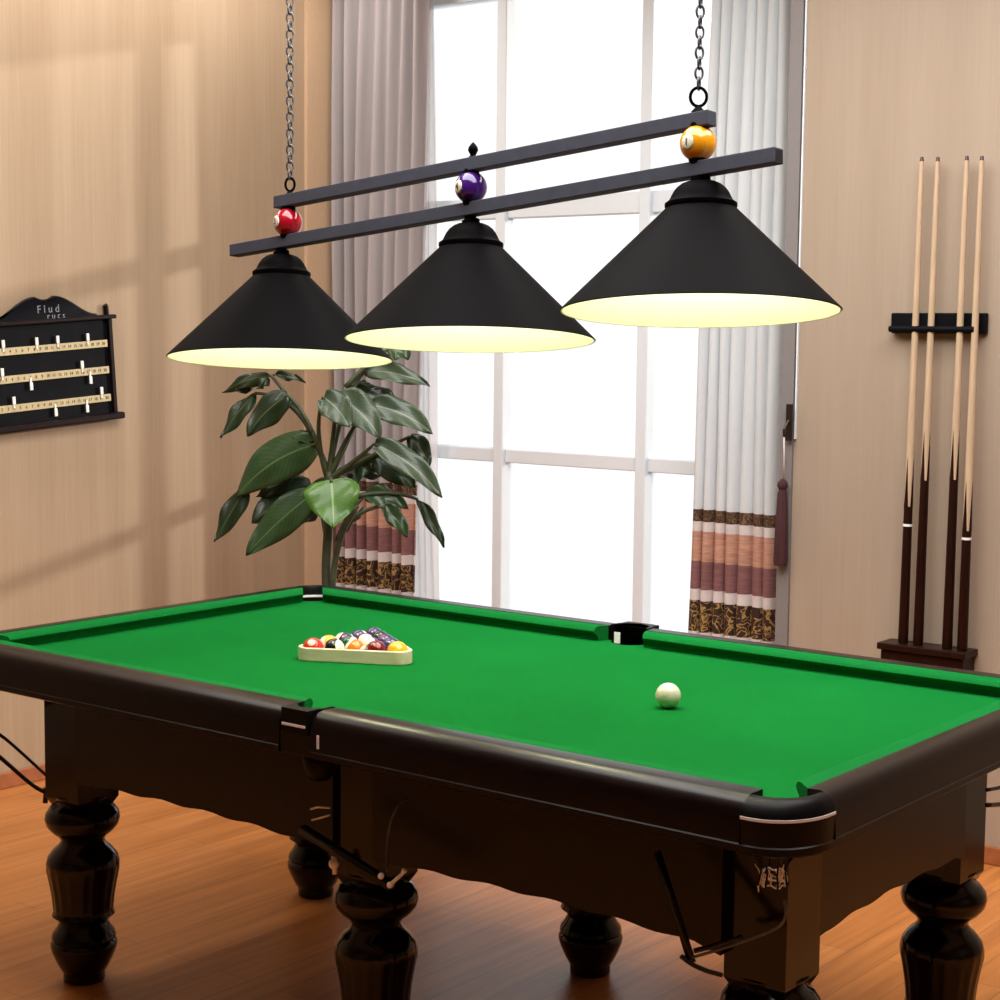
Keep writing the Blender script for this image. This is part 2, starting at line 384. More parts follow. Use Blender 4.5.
# corner blocks and pockets
def corner(ox, oy, sx, sy):
    c0 = .040; G = CG-.0006
    def ring(o, z):
        ax_, ay_ = c0+o*KX, c0+o*KY
        pts = [(G, c0-ay_)] + [(c0+ax_*math.cos(math.radians(t)), c0+ay_*math.sin(math.radians(t))) for t in range(270, 179, -6)] + [(c0-ax_, G)]
        return [T(ox+sx*x, oy+sy*y, z) for x, y in pts]
    def sweep(pr):
        bm = BM(); rs = [[bm.verts.new(p) for p in ring(o, z)] for o, z in pr]; n = len(rs[0]); k = len(rs)
        for a_, b_ in zip(rs, rs[1:]+rs[:1]):
            for i in range(n-1): bm.faces.new((a_[i], a_[i+1], b_[i+1], b_[i]))
        for e_ in (0, n-1):
            f = bm.faces.new([r[e_] for r in rs]); bmesh.ops.triangulate(bm, faces=[f])
        return bm
    obj('corner_block', sweep([(.022, -.036), (.0985, -.036), (.0985, -.079), (.103, -.081), (.103, -.093), (.092, -.098), (.022, -.098)]), M['wood'], table, smooth=40)
    obj('chrome_strip', sweep([(.022, -.0357), (.022, -.0308), (.1015, -.0308), (.1015, -.0357)]), M['chrome'], table)['label'] = 'thin chrome strip'
    obj('pocket_leather', sweep([(.042, -.0305), (.042, -.006), (.047, -.0015), (.060, -.0015), (.072, -.004), (.086, -.012), (.096, -.023), (.099, -.0305)]), M['leather'], table, smooth=50)
def pocket_net(cx, cy):
    """dark hanging pocket with a small pale knotted fringe"""
    bm = BM(); n = 8
    rings = [(.036, -.098), (.026, -.112), (.022, -.128), (.027, -.153)]
    for k in range(n):
        tube(bm, [T(cx+r*math.cos(2*PI*k/n), cy+r*math.sin(2*PI*k/n), z) for i, (r, z) in enumerate(rings)], .0018, 4)
    nt_ = obj('pocket_net', bm, M['leather'], table)
    bm = BM(); rr_ = random.Random(11)
    for z, r in ((-.131, .0205), (-.150, .0225)):
        tube(bm, [T(cx+r*math.cos(2*PI*k/20)*(1+.06*math.sin(k*2.9)), cy+r*math.sin(2*PI*k/20), z+.003*math.sin(k*1.7)) for k in range(20)], .0016, 5, closed=True)
    for k in range(16):
        a0 = 2*PI*k/16+rr_.uniform(-.12, .12); sw = rr_.choice((-1, 1))*rr_.uniform(.1, .35); zt0 = -.131+rr_.uniform(-.004, .003); zb0 = -.151+rr_.uniform(-.003, .003)
        tube(bm, [T(cx+(.0205+.003*math.sin(PI*t))*math.cos(a0+sw*t), cy+(.0205+.003*math.sin(PI*t))*math.sin(a0+sw*t), zt0+(zb0-zt0)*t) for t in (0, .25, .5, .75, 1)], rr_.uniform(.0009, .0017), 5)
    for a0, top_, bend in ((-2.75, -.118, .10), (-.35, -.108, -.2), (-.75, -.113, .15)):
        tube(bm, [T(cx+(.022+.011*t*t)*math.cos(a0+bend*t), cy+(.022+.011*t*t)*math.sin(a0+bend*t), -.142+(top_+.142)*t) for t in (0, .3, .6, 1)], [.0018, .0015, .0012, .0007], 5)
    tube(bm, [T(cx+.022*math.cos(-2.7), cy+.022*math.sin(-2.7), -.145), T(cx+.026*math.cos(-2.75), cy+.026*math.sin(-2.75), -.156), T(cx+.025*math.cos(-2.8), cy+.025*math.sin(-2.8), -.168)], [.0017, .0017, .0009], 5)
    obj('net_fringe', bm, M['net'], nt_)['label'] = 'pale knotted cord fringe'
for (ox, oy, sx, sy) in ((0, 0, 1, 1), (L, 0, -1, 1), (0, W, 1, -1), (L, W, -1, -1)):
    corner(ox, oy, sx, sy)
for (ox, oy) in ((0, 0), (L, W), (0, W)):
    bm = BM(); lathe(bm, [(.045, -.099), (.062, -.13), (.062, -.165), (.040, -.20), (0, -.215)], (ox, oy, Z), n=20)
    obj('pocket_bag', bm, M['leather'], table, smooth=True)
pocket_net(L-.012, -.034)
for (oy, s, LX, MG) in ((0, 1, L/2+MX, MGN), (W, -1, L/2, MGF)):
    def P(l): return [(LX+x, oy+s*y) for x, y in l]
    h = arc(0, -.012, MG-.006, 180, 360, 12)
    inn = [(-MG+.0008, -.0005)] + [(max(-MG+.004, x), y) for x, y in h] + [(MG-.0008, -.0005)]
    o = RW*KY-.002
    obj('pocket_bridge', plan(BM(), P([(MG-.0008, -o), (-MG+.0008, -o)]+inn), Z-.094, Z-.048), M['wood'], table, bevel=.003)
    obj('pocket_leather', plan(BM(), P([(MG-.007, -o-.003), (-MG+.007, -o-.003), (-MG+.007, -o*.6), (-MG+.002, -o*.5)]+inn+[(MG-.002, -o*.5), (MG-.007, -o*.6)]), Z-.0475, Z+.003), M['leather'], table, bevel=.006, bseg=3)
    obj('metal_clip', box(BM(), LX-MG+.012, LX+MG-.012, *sorted((oy-s*(o+.006), oy-s*(o+.0032))), Z-.0335, Z-.0285), M['chrome'], table)['label'] = 'bright metal clip'
    obj('metal_clip', box(BM(), LX+MG+.020, LX+MG+.025, *sorted((oy-s*(RW*KY+.0015), oy-s*(RW*KY-.001))), Z-.071, Z-.043), M['chrome'], table)['label'] = 'bright upright metal clip'
    bm = BM(); lathe(bm, [(.036, -.099), (.037, -.12), (.034, -.14), (.022, -.16), (0, -.165)], (LX, oy-s*.0, Z), n=20)
    obj('pocket_bag', bm, M['leather'], table, smooth=True)
# white flag of cloth in the far middle pocket
obj('pocket_tag', box(BM(), L/2-.030, L/2-.012, W-.020, W-.017, Z-.042, Z-.012), M['peg'], table)['label'] = 'small white tag in the far middle pocket'
# aprons between the leg blocks
AI = .115
def apron(p, d, n, length, depth, name='apron'):
    """p start, d direction, n inward normal; scalloped lower edge"""
    pts = [(0, -.099), (length, -.099)]
    K = 60
    for i in range(K+1):
        t = 1-i/K; s = t*length
        e = min(t, 1-t)*length
        z = -depth - .008*math.exp(-(e/.03)**2) + .0028*math.cos(t*length/.16*2*PI) + .012*math.sin(PI*t)
        pts.append((s, z))
    f = lambda off: (lambda q: T(p[0]+d[0]*q[0]+n[0]*off, p[1]+d[1]*q[0]+n[1]*off, q[1]))
    obj(name, prism(BM(), pts, f(0), f(.05)), M['wood'], table)
legs = [(.212, .18), (L/2+.045, .19), (L-.140, .20), (.190, W-.18), (L/2+.02, W-.18), (L-.155, W-.23)]
HB = .065
for y, n, ids in ((.112, (0, 1), (0, 1, 2)), (W-.112, (0, -1), (3, 4, 5))):
    for i, j in zip(ids, ids[1:]):
        x0 = legs[i][0]+HB-.006; x1 = legs[j][0]-HB+.006
        apron((x0, y), (1, 0), n, x1-x0, .352)
apron((.130, .18+HB-.006), (0, 1), (1, 0), W-.36-2*HB+.012, .345)
apron((L-.085, .20+HB-.006), (0, 1), (-1, 0), W-.43-2*HB+.012, .345)
# legs: square block, then a turned shaft
lp = [(.050, 0), (.053, .004), (.053, .024), (.058, .030), (.067, .046), (.075, .064), (.082, .082), (.085, .096), (.083, .104), (.078, .109), (.082, .116), (.079, .128),
      (.068, .142), (.062, .156), (.066, .164), (.080, .176), (.076, .186), (.076, .200), (.079, .230), (.085, .265), (.091, .295), (.093, .312), (.088, .330), (.074, .348), (.060, .360), (.055, .370),
      (.060, .382), (.078, .396), (.091, .412), (.095, .428), (.092, .444), (.080, .460), (.066, .468), (.062, .476), (.068, .482), (.070, .490)]
for (x, y) in legs:
    sh = BM(); lathe(sh, lp, (x, y, 0), n=72, flute=(.19, .31, 18, .022))
    r = .080
    for z0, z1, h0, h1 in ((.460, .484, .052, HB), (.484, Z-.0985, HB, HB)):
        a = [sh.verts.new((x+sx*h0, y+sy*h0, z0)) for sx, sy in ((-1, -1), (1, -1), (1, 1), (-1, 1))]
        b = [sh.verts.new((x+sx*h1, y+sy*h1, z1)) for sx, sy in ((-1, -1), (1, -1), (1, 1), (-1, 1))]
        sh.faces.new(a[::-1]); sh.faces.new(b)
        for i in range(4): j = (i+1) % 4; sh.faces.new((a[i], a[j], b[j], b[i]))
    obj('leg', sh, M['woodv'], table, smooth=35)
# ball return rails
def ret(pts, r=.004, mt='gun'):
    ps = [Vector(T(*p)) for p in pts]; out = []
    for i in range(len(ps)-1):
        for k in range(4): out.append(ps[i].lerp(ps[i+1], k/4))
    out.append(ps[-1])
    for _ in range(3): out = [out[0]] + [(out[i-1]+out[i]*2+out[i+1])/4 for i in range(1, len(out)-1)] + [out[-1]]
    return tube(BM(), out, r, 8)
# near corner: pale rod curling from the net, dark rods, hanging strap with hook
yA = -.02
rod = lambda bm, name, mt, lab=None: tag(obj(name, bm, M[mt], table, smooth=True), lab)
P2 = lambda px, py, y: (lambda v: (v.x, v.y, v.z-Z))(ray(px, py, 1, y))
rod(ret([P2(784, 900, yA), P2(787, 912, yA), P2(782, 926, yA), P2(760, 936, yA), P2(725, 948, yA), P2(693, 957, yA)], .0028), 'return_rail', 'chain', 'pale metal return rail')
rod(ret([P2(742, 937, .06), P2(715, 946, .05), P2(694, 951, .02)], .005), 'return_rail', 'gun')
b = BM(); obox(b, Vector(T(*P2(657, 852, .04))), Vector(T(*P2(692, 963, yA))), .016, .005, Vector((0, 1, 0)))
rod(b, 'return_strap', 'wood')
rod(ret([P2(681, 956, yA), P2(686, 960, yA), P2(693, 965, yA), P2(706, 971, yA), P2(722, 975, yA)], .0045), 'return_hook', 'gun')
# middle: dark trough sloping down to a bright stop, with thin curved wire
b = BM(); obox(b, Vector(T(*P2(302, 829, yA))), Vector(T(*P2(392, 886, yA))), .02, .016)
rod(b, 'return_rail', 'wood')
rod(ret([P2(408, 798, .03), P2(398, 805, .01), P2(390, 822, 0), P2(386, 850, 0), P2(387, 872, yA)], .0022), 'return_wire', 'chain')
b = BM(); sphere(b, T(*P2(381, 876, yA-.012)), .007, 12, 8); sphere(b, T(*P2(390, 885, yA-.012)), .007, 12, 8); tube(b, [T(*P2(391, 884, yA-.012)), T(*P2(404, 872, yA))], .004, 6); sphere(b, T(*P2(404, 871, yA)), .006, 12, 8)
rod(b, 'return_stop', 'chrome', 'bright metal ball stop')
b = BM(); tube(b, [T(*P2(311, 809, .0)), T(*P2(318, 807, -.01)), T(*P2(330, 808, 0))], .0025, 6); tube(b, [T(*P2(312, 820, .0)), T(*P2(320, 818, -.01)), T(*P2(330, 815, 0))], .0025, 6)
rod(b, 'net_ring', 'chrome', 'bright wire rings of the middle net')
b = BM(); sphere(b, T(*P2(334, 864, .09)), .012, 12, 8); tube(b, [T(*P2(334, 856, .09)), T(*P2(335, 874, .09))], .006, 6)
rod(b, 'return_stop', 'chrome', 'bright metal ball stop behind the middle leg')
# left end
P1 = lambda px, py, x: (lambda v: (v.x, v.y, v.z-Z))(ray(px, py, 0, x))
rod(ret([P1(-15, 728, -.03), P1(0, 733, -.03), P1(47, 776, -.03)], .0045), 'return_rail', 'gun')
rod(ret([P1(-15, 745, -.06), P1(0, 757, -.06), P1(35, 788, -.06), P1(48, 793, -.06)], .006), 'return_rail', 'gun')
rod(ret([P1(45, 788, -.06), P1(46, 794, -.06), P1(45, 803, -.06)], .007), 'return_hook', 'gun')
b = BM(); tube(b, [T(*P1(57.5, 784, .1)), T(*P1(62.5, 787, .1))], .004, 6); rod(b, 'return_stop', 'chrome', 'bright metal pin by the left leg')
# right end
rod(ret([P1(987, 790, L+.04), P1(1000, 788, L+.04), P1(1030, 778, L+.04)], .004), 'return_rail', 'gun')
rod(ret([P1(987, 805, L+.04), P1(1000, 805, L+.04), P1(1030, 797, L+.04)], .005), 'return_rail', 'gun')

# ------------------------------------------------------------------ things on the table
BED = Z-.040
c = ray(668, 708, 2, BED)
R0 = .0282
cue = obj('cue_ball', sphere(BM(), (c.x, c.y, BED+R0), R0, 40, 24), M['ivory'], smooth=True, origin=(c.x, c.y, BED))
tag(cue, 'plain ivory cue ball alone on the green cloth', 'ball')
# triangle rack
a = ray(296, 661, 2, BED); b_ = ray(407, 666, 2, BED)
e = (b_-a); e.z = 0; e.normalize(); nn = Vector((-e.y, e.x, 0)); mid = (a+b_)/2
d = .0545; R1 = d/2; tk = .010
sidelen = 4*d
cf = mid + nn*(R1+tk)                                   # middle of the front row of ball centres
tri = [cf-e*(2*d), cf+e*(2*d), cf+nn*(4*d*math.sqrt(3)/2)]
def rounded(r, n=8):
    out = []
    ctr = (tri[0]+tri[1]+tri[2])/3
    for i, v in enumerate(tri):
        base = (-150, -30, 90)[i]
        for k in range(n+1):
            an = math.radians(base-60+120*k/n)
            out.append(v+e*(r*math.cos(an))+nn*(r*math.sin(an)))
    return out
bm = BM(); ou, iu = rounded(R1+tk), rounded(R1+.0008); nq = len(ou); H = .034
vs = [[bm.verts.new((p.x, p.y, z)) for p in l] for l, z in ((ou, BED), (ou, BED+H), (iu, BED+H), (iu, BED))]
for A, B in zip(vs, vs[1:]+vs[:1]):
    for k in range(nq): j = (k+1) % nq; bm.faces.new((A[k], A[j], B[j], B[k]))
rk = obj('triangle_rack', bm, M['rackw'], smooth=30, origin=(mid.x, mid.y, BED), bevel=.002)
tag(rk, 'pale wooden triangle rack holding the coloured balls on the cloth', 'rack')
CW = srgb(236, 232, 215)
colr = dict(red=srgb(205, 40, 22), yellow=srgb(238, 178, 30), orange=srgb(222, 120, 35), maroon=srgb(110, 14, 22), navy=srgb(44, 40, 96), green=srgb(12, 84, 50), purple=srgb(70, 26, 92), black=srgb(16, 15, 18))
bmat = {}
def bm_(kind, colour):
    k = (kind, colour)
    if k not in bmat:
        c4 = colr[colour]
        bmat[k] = stripe_ball(f'{colour}_{kind}_ball', CW if kind == 'stripe' else c4, c4, .23 if kind == 'stripe' else .4, .77 if kind == 'stripe' else .6)
    return bmat[k]
rows = [[('solid', 'red'), ('stripe', 'black'), ('stripe', 'orange'), ('solid', 'maroon'), ('solid', 'yellow')],
        [('stripe', 'yellow'), ('stripe', 'green'), ('stripe', 'navy'), ('solid', 'navy')],
        [('stripe', 'purple'), ('stripe', 'maroon'), ('solid', 'purple')],
        [('stripe', 'navy'), ('solid', 'black')],
        [('solid', 'navy')]]
rot = {(0, 1): (0, math.radians(78), math.radians(20)), (0, 2): (math.radians(18), math.radians(-62), 0), (1, 2): (math.radians(66), 0, math.radians(20)), (2, 1): (math.radians(70), 0, math.radians(60)), (1, 0): (math.radians(80), 0, math.radians(-40)), (1, 1): (math.radians(75), 0, math.radians(100)), (2, 0): (math.radians(60), 0, math.radians(-60)), (3, 0): (math.radians(72), 0, math.radians(150))}
rown = ['front row', 'second row', 'third row', 'fourth row', 'far point']
ball0 = None
for i, row in enumerate(rows):
    for j, (kind, colour) in enumerate(row):
        p = cf + e*((j-(len(row)-1)/2)*d) + nn*(i*d*math.sqrt(3)/2)
        if ball0 is None:
            o = ball0 = obj('pool_ball', sphere(BM(), (0, 0, 0), R1-.0002, 32, 20), bm_(kind, colour), smooth=True)
        else:
            o = ball0.copy(); o.data = ball0.data.copy(); COL.objects.link(o); o.data.materials[0] = bm_(kind, colour)
        o.location = (p.x, p.y, BED+R1); o.rotation_euler = rot.get((i, j), (random.uniform(-.5, .5), random.uniform(-.5, .5), random.random()))
        nm = f'{colour} solid' if kind == 'solid' else f'white and {colour} striped'
        tag(o, f'{nm} pool ball in the {rown[i]} of the triangle rack', 'ball', 'pool balls in the triangle rack')
        if (i, j) == (0, 0):
            v = (CAM-o.location).normalized(); v = (v + UP*.75 - RT*.25).normalized()
            bs = BM(); lathe(bs, [(0, R1+.0006), (.006, R1-.0002), (.0115, R1-.003), (.0118, R1-.0045)], (0, 0, 0), v, 20)
            sp = obj('number_spot', bs, M['ivory'], None, smooth=True)
            sp.parent = o; sp.matrix_parent_inverse = o.rotation_euler.to_matrix().to_4x4().inverted()

# ------------------------------------------------------------------ pendant light
K = 972.0
def dlamp(px): return K/(224+.13333*(px-280))
def lp_(px, py): return atd(px, py, dlamp(px))
bar0, bar1 = lp_(234, 251), lp_(779, 155.5)
up0, up1 = lp_(278, 203), lp_(712, 118)
lamp = empty('billiard_pendant_light', lp_(470, 200), 'black three shade billiard pendant light hung on chains over the table', 'lamp')
tilt = math.radians(6.3)
hf = Vector((fw.x, fw.y, 0)).normalized()
ax = (Vector((0, 0, 1))*math.cos(tilt) + hf*math.sin(tilt)).normalized()
obj('lower_bar', obox(BM(), bar0, bar1, .031, .030, ax), M['bar'], lamp, bevel=.002)
obj('upper_bar', obox(BM(), up0, up1, .031, .030, ax), M['bar'], lamp, bevel=.002)
for p_, q_ in ((bar1, bar0), (bar0, bar1), (up1, up0), (up0, up1)):
    dd_ = (p_-q_).normalized()
    if p_ is bar1: obj('dark_hollow_plate', obox(BM(), p_-dd_*.004, p_+dd_*.0006, .023, .022, ax), M['ink'], lamp)['label'] = 'black plate for the dark inside the bar end'  # solid black plate stands for the shade inside the open tube
bulbs = []
balls = [(288, 222.5, 14.5, 'red', '3'), (471, 187.5, 16.2, 'purple', '4'), (698, 143.5, 18.3, 'orange', '1')]
shades = [(280.5, 359.5, 224), (470, 340.5, 250), (700, 312, 279)]
for (bx, by, br, colour, digit), (sx, sy, sw) in zip(balls, shades):
    dc = dlamp(sx); D = sw/F*dc; rc = atd(sx, sy, dc); rad = D/2
    # ornament ball, on the line between the bars
    bc = atd(bx, by, dlamp(bx)); r = br/F*dlamp(bx)
    sb = sphere(BM(), bc, r, 40, 24)
    ob = obj('ornament_ball', sb, M[colour], lamp, smooth=True); ob['label'] = {'red': 'red ornament ball', 'purple': 'purple ornament ball', 'orange': 'orange ornament ball with a number one'}[colour]
    v = (CAM-bc).normalized(); v = (v - RT*(1.5 if colour != 'orange' else .85) + UP*.12).normalized()
    rs = r*.42
    sp = BM(); lathe(sp, [(rs*math.sin(t)/math.sin(1), r*math.cos(t*.45)+.0007-.0) for t in (0, .25, .5, .75, 1)][::-1], bc, v, 24)
    spo = obj('number_spot', sp, M['ivory'], ob, smooth=True)
    rt = Vector((0, 0, 1)).cross(v).normalized(); u2 = v.cross(rt)
    mm = Matrix((rt, u2, v)).transposed().to_4x4(); mm.translation = bc+v*(r+.0012)
    obj('number', text_bm(digit, rs*1.35, mm), M['ink'], ob)
    # neck discs above and below the ball
    ad = (up1-up0).normalized()
    for pr in ([(.017, -r*1.12), (.019, -r*.88), (.018, -r*.80)], [(.018, r*.80), (.019, r*.88), (.017, r*1.10)]):
        obj('ball_collar', lathe(BM(), pr, bc, ax, 16), M['shade'], lamp, smooth=40)
    # shade: outer skin, rolled collar and cap; lining as a second skin
    h = .378*D
    outer = [(rad, 0), (rad+.0015, .002), (.127*D, h-.004), (.130*D, h), (.130*D, h+.006), (.122*D, h+.009), (.114*D, h+.013*D/.56), (.108*D, h+.020*D/.56), (.100*D, h+.029*D/.56), (.088*D, h+.038*D/.56), (.072*D, h+.045*D/.56), (.056*D, h+.049*D/.56), (.0, h+.050*D/.56)]
    bo = BM()
    axis = ax; n = 72
    lathe(bo, outer, rc, axis, n)
    # remove the disc closing the rim
    cap = [f for f in bo.faces if len(f.verts) == n]; bmesh.ops.delete(bo, geom=cap, context='FACES_ONLY')
    sh = obj('shade', bo, M['shade'], lamp, smooth=35)
    bi = BM(); lathe(bi, [(rad, 0.0), (rad-.003, .0005), (.135*D-.004, h-.006), (.10*D, h+.0), (0, h+.002)], rc, axis, n)
    cap = [f for f in bi.faces if len(f.verts) == n and all((vv.co-rc).dot(axis) < .0003 for vv in f.verts)]; bmesh.ops.delete(bi, geom=cap, context='FACES_ONLY')
    li = obj('shade_lining', bi, M['inner'], sh, smooth=35); li['label'] = 'cream white inside of the shade'
    # stem up to the bar
    top = rc+axis*(h+.050*D/.56)
    t2 = (top-bar0).dot((bar1-bar0).normalized()); foot = bar0+(bar1-bar0).normalized()*t2
    st = BM(); lathe(st, [(.020, 0), (.020, .012), (.013, .016), (.013, max(.02, (foot-top).length-.010))], top-axis*.003, (foot-top) if (foot-top).length > .02 else axis, 20)
    obj('stem', st, M['shade'], lamp, smooth=40)
    # bulb
    bc2 = rc+axis*(.17*D+.05)
    bb = BM(); lathe(bb, [(0, -.05), (.018, -.045), (.029, -.028), (.031, -.012), (.026, .006), (.016, .024), (.015, .05), (0, .05)], bc2, axis, 24)
    bo_ = obj('bulb', bb, M['peg'], lamp, smooth=True); bulbs.append((bc2, bo_))
# bulb glow
mt, nt, b = newmat('bulb_glow'); b.inputs['Emission Color'].default_value = (1, .93, .68, 1); b.inputs['Emission Strength'].default_value = 6
for p, o in bulbs:
    o.data.materials[0] = mt
    lt = bpy.data.lights.new('bulb_light', 'POINT'); lt.energy = 6.5; lt.color = (1, .96, .66); lt.shadow_soft_size = .035
    lo = bpy.data.objects.new('bulb_light', lt); COL.objects.link(lo); lo.location = p-ax*.06
# finial over the middle
fc = lp_(473, 158)
bm = BM(); lathe(bm, [(.010, -.012), (.010, .002), (.006, .006), (.008, .010), (.0115, .017), (.010, .024), (.005, .031), (0, .036)], fc, ax, 20)
obj('finial', bm, M['shade'], lamp, smooth=True)
# rings, chains and ceiling canopies
def torus(bm, c, R, r, t, u, n=24, m=8, stretch=1.0):
    pts = [c + t*(R*math.cos(2*PI*k/n)) + u*(R*stretch*math.sin(2*PI*k/n)) for k in range(n)]
    tube(bm, pts, r, m, closed=True)
for (px, py, rpx, ry) in ((290, 184.5, 4.5, 1.45), (698.5, 97, 8.2, 1.12)):
    dd = dlamp(px); cpt = atd(px, py, dd); R = rpx/F*dd
    bm = BM(); torus(bm, cpt, R, .0032, rr, Vector((0, 0, 1)), 28, 8, ry)
    obj('ring', bm, M['shade'], lamp, smooth=True)
    bm = BM(); lathe(bm, [(.014, -.012), (.014, .004), (.008, .010), (.004, .014)], cpt-Vector((0, 0, R*ry+.014)), Vector((0, 0, 1)), 16)
    obj('ring_base', bm, M['shade'], lamp, smooth=40)
    bm = BM(); z = cpt.z+R*ry; k = 0; pitch_ = .0205
    while z+pitch_*1.2 < CEIL-.03:
        t = rr if k % 2 else hf
        t = (t*.9 + (hf if k % 2 else rr)*.35).normalized()
        torus(bm, Vector((cpt.x, cpt.y, z+pitch_*.5-.002)), .0083, .0024, t, Vector((0, 0, 1)), 14, 6, 1.52)
        z += pitch_*.97; k += 1
    obj('chain', bm, M['chain'], lamp, smooth=True)
    bm = BM(); lathe(bm, [(.006, z-.004), (.012, z+.002), (.05, CEIL-.012), (.055, CEIL-.0005)], (cpt.x, cpt.y, 0), Vector((0, 0, 1)), 24)
    obj('ceiling_canopy', bm, M['shade'], lamp, smooth=40)

# ------------------------------------------------------------------ cue rack and cues on the right wall
y0 = YR-.001
def wr(px, py, y): return ray(px, py, 1, y)
crack = empty('cue_rack', (1.42, y0, 1.1), 'black two piece wall rack holding four cues', 'cue rack')
tl, trr = wr(894, 313, y0), wr(989, 315, y0); bl = wr(894, 335, y0)
bm = box(BM(), tl.x, trr.x, y0-.022, y0, bl.z+.006, tl.z)
obj('back_plate', bm, M['scoreb'], crack, bevel=.004)
bm = BM(); zc = (tl.z+bl.z)/2-.016
tube(bm, [(tl.x+.010, y0-.05, zc), (tl.x+.2, y0-.052, zc), (trr.x-.025, y0-.05, zc)], .010, 10)
box(bm, tl.x+.012, tl.x+.032, y0-.05, y0-.02, zc-.009, zc+.009); box(bm, trr.x-.050, trr.x-.030, y0-.05, y0-.02, zc-.009, zc+.009)
obj('front_bar', bm, M['scoreb'], crack, smooth=40)
sl, sr = wr(883, 641, y0-.05), wr(973, 655, y0-.05)
zt = sl.z+.004
bm = box(BM(), sl.x+.004, sr.x-.004, y0-.105, y0, zt-.022, zt); obj('shelf', bm, M['cuebutt'], crack, bevel=.003)
bm = box(BM(), sl.x+.014, sr.x-.014, y0-.095, y0, zt-.085, zt-.0225); obj('shelf_box', bm, M['cuebutt'], crack, bevel=.003)
cues = [((922, 157), (903, 644), 'leftmost maple cue in the wall rack with a white ring on its dark butt', 505, 524), ((938, 157), (918, 645), 'second maple cue from the left in the wall rack with plain dark butt', 478, None),
        ((967, 156), (947, 650), 'third maple cue from the left in the wall rack with long dark splice', 478, None), ((982, 156), (962, 652), 'rightmost maple cue in the wall rack with a low white ring', 530, 538)]
def make_cue(tip, butt, ysp, yring, r0, r1):
    q1 = wr(*tip, y0-.036); q0 = wr(*butt, y0-.060); q0.z = zt+.0006
    ln = (q1-q0).length; axis = (q1-q0).normalized()
    fr = lambda py: (butt[1]-py)/(butt[1]-tip[1])*ln
    rad = lambda h: r0+(r1-r0)*h/ln
    return q0, axis, ln, fr, rad
for tip, butt, lab, ysp, yring in cues:
    q0, axis, ln, fr, rad = make_cue(tip, butt, ysp, yring, .0165, .0078)
    t = empty('billiard_cue', q0, lab, 'cue', 'cues in the wall rack')
    hs = fr(ysp); hp = min(hs+.10, fr(460))
    bm = BM(); lathe(bm, [(rad(0)*.9, 0), (rad(0), .004), (rad(hs), hs)], q0, axis, 16); obj('butt', bm, M['cuebutt'], t, smooth=40)
    bm = BM(); lathe(bm, [(rad(hs), hs), (rad(ln), ln-.014)], q0, axis, 16); obj('shaft', bm, M['maple'], t, smooth=40)
    # spliced points of dark wood running up the shaft
    bm = BM(); u = axis.orthogonal().normalized(); v = axis.cross(u)
    for k in range(4):
        an = k*PI/2+.6; pts = []
        for s, wd in ((-.55, hs-.001), (0, hs+.16), (.55, hs-.001)):
            rq = rad(wd)+.0009
            pts.append(bm.verts.new(q0+axis*wd+(u*math.cos(an+s)+v*math.sin(an+s))*rq))
        mid_ = bm.verts.new(q0+axis*(hs+.04)+(u*math.cos(an)+v*math.sin(an))*(rad(hs)+.0014)); mid0 = bm.verts.new(q0+axis*(hs-.001)+(u*math.cos(an)+v*math.sin(an))*(rad(hs)+.0012))
        bm.faces.new((pts[0], mid_, pts[1])); bm.faces.new((mid_, pts[2], pts[1])); bm.faces.new((pts[0], mid0, mid_)); bm.faces.new((mid0, pts[2], mid_))
    obj('splice', bm, M['cuebutt'], t)
    if yring:
        hr = fr(yring); bm = BM(); lathe(bm, [(rad(hr)+.0008, hr-.004), (rad(hr)+.0008, hr+.004)], q0, axis, 16); obj('ring', bm, M['peg'], t, smooth=40)['label'] = 'white ring'
    bm = BM(); lathe(bm, [(rad(ln)*.98, ln-.014), (rad(ln)*.72, ln-.009), (rad(ln)*.7, ln-.003), (rad(ln)*.6, ln)], q0, axis, 16); obj('tip', bm, M['gun'], t, smooth=40)

# ------------------------------------------------------------------ scoreboard on the left wall
x0 = XL+.0002
def wl(px, py): return ray(px, py, 0, x0)
ya, yb = 1.11, 1.725; zb, zt_ = .455+TH-.006, .803+TH
yc = 1.432
sbd = empty('snooker_scoreboard', (x0, yc, zb), 'black wall scoreboard with a curved crest and three brass strips', 'scoreboard')
bm = box(BM(), x0, x0+.020, ya, yb, zb, zt_); obj('board', bm, M['scoreb'], sbd)
for yy in (ya, yb-.018): obj('side_moulding', box(BM(), x0+.0005, x0+.034, yy, yy+.018, zb, zt_), M['scorew'], sbd, bevel=.003)
obj('top_moulding', box(BM(), x0, x0+.044, ya-.016, yb+.016, zt_, zt_+.016), M['scorew'], sbd, bevel=.005)
obj('bottom_moulding', box(BM(), x0, x0+.050, ya-.022, yb+.022, zb-.026, zb), M['scorew'], sbd, bevel=.007)
pts = []
for i in range(61):
    s = -1+2*i/60; a = abs(s)
    hgt = .076*(math.cos(min(1, max(0, (a-.17))/.83)*PI)*.5+.5)**.9 if a > .17 else .076-.012*(1-(a/.17)**2)
    pts.append((yc+s*.235, zt_+.016+hgt))
pts = [(yc-.235, zt_+.016)]+pts+[(yc+.235, zt_+.016)]
obj('crest', prism(BM(), pts, lambda p: (x0, p[0], p[1]), lambda p: (x0+.02, p[0], p[1])), M['scoreb'], sbd)
ed = [(x0+.012, p[0], p[1]) for p in pts[1:-1]]
obj('crest_edge', tube(BM(), ed, .0065, 8), M['scorew'], sbd, smooth=True)
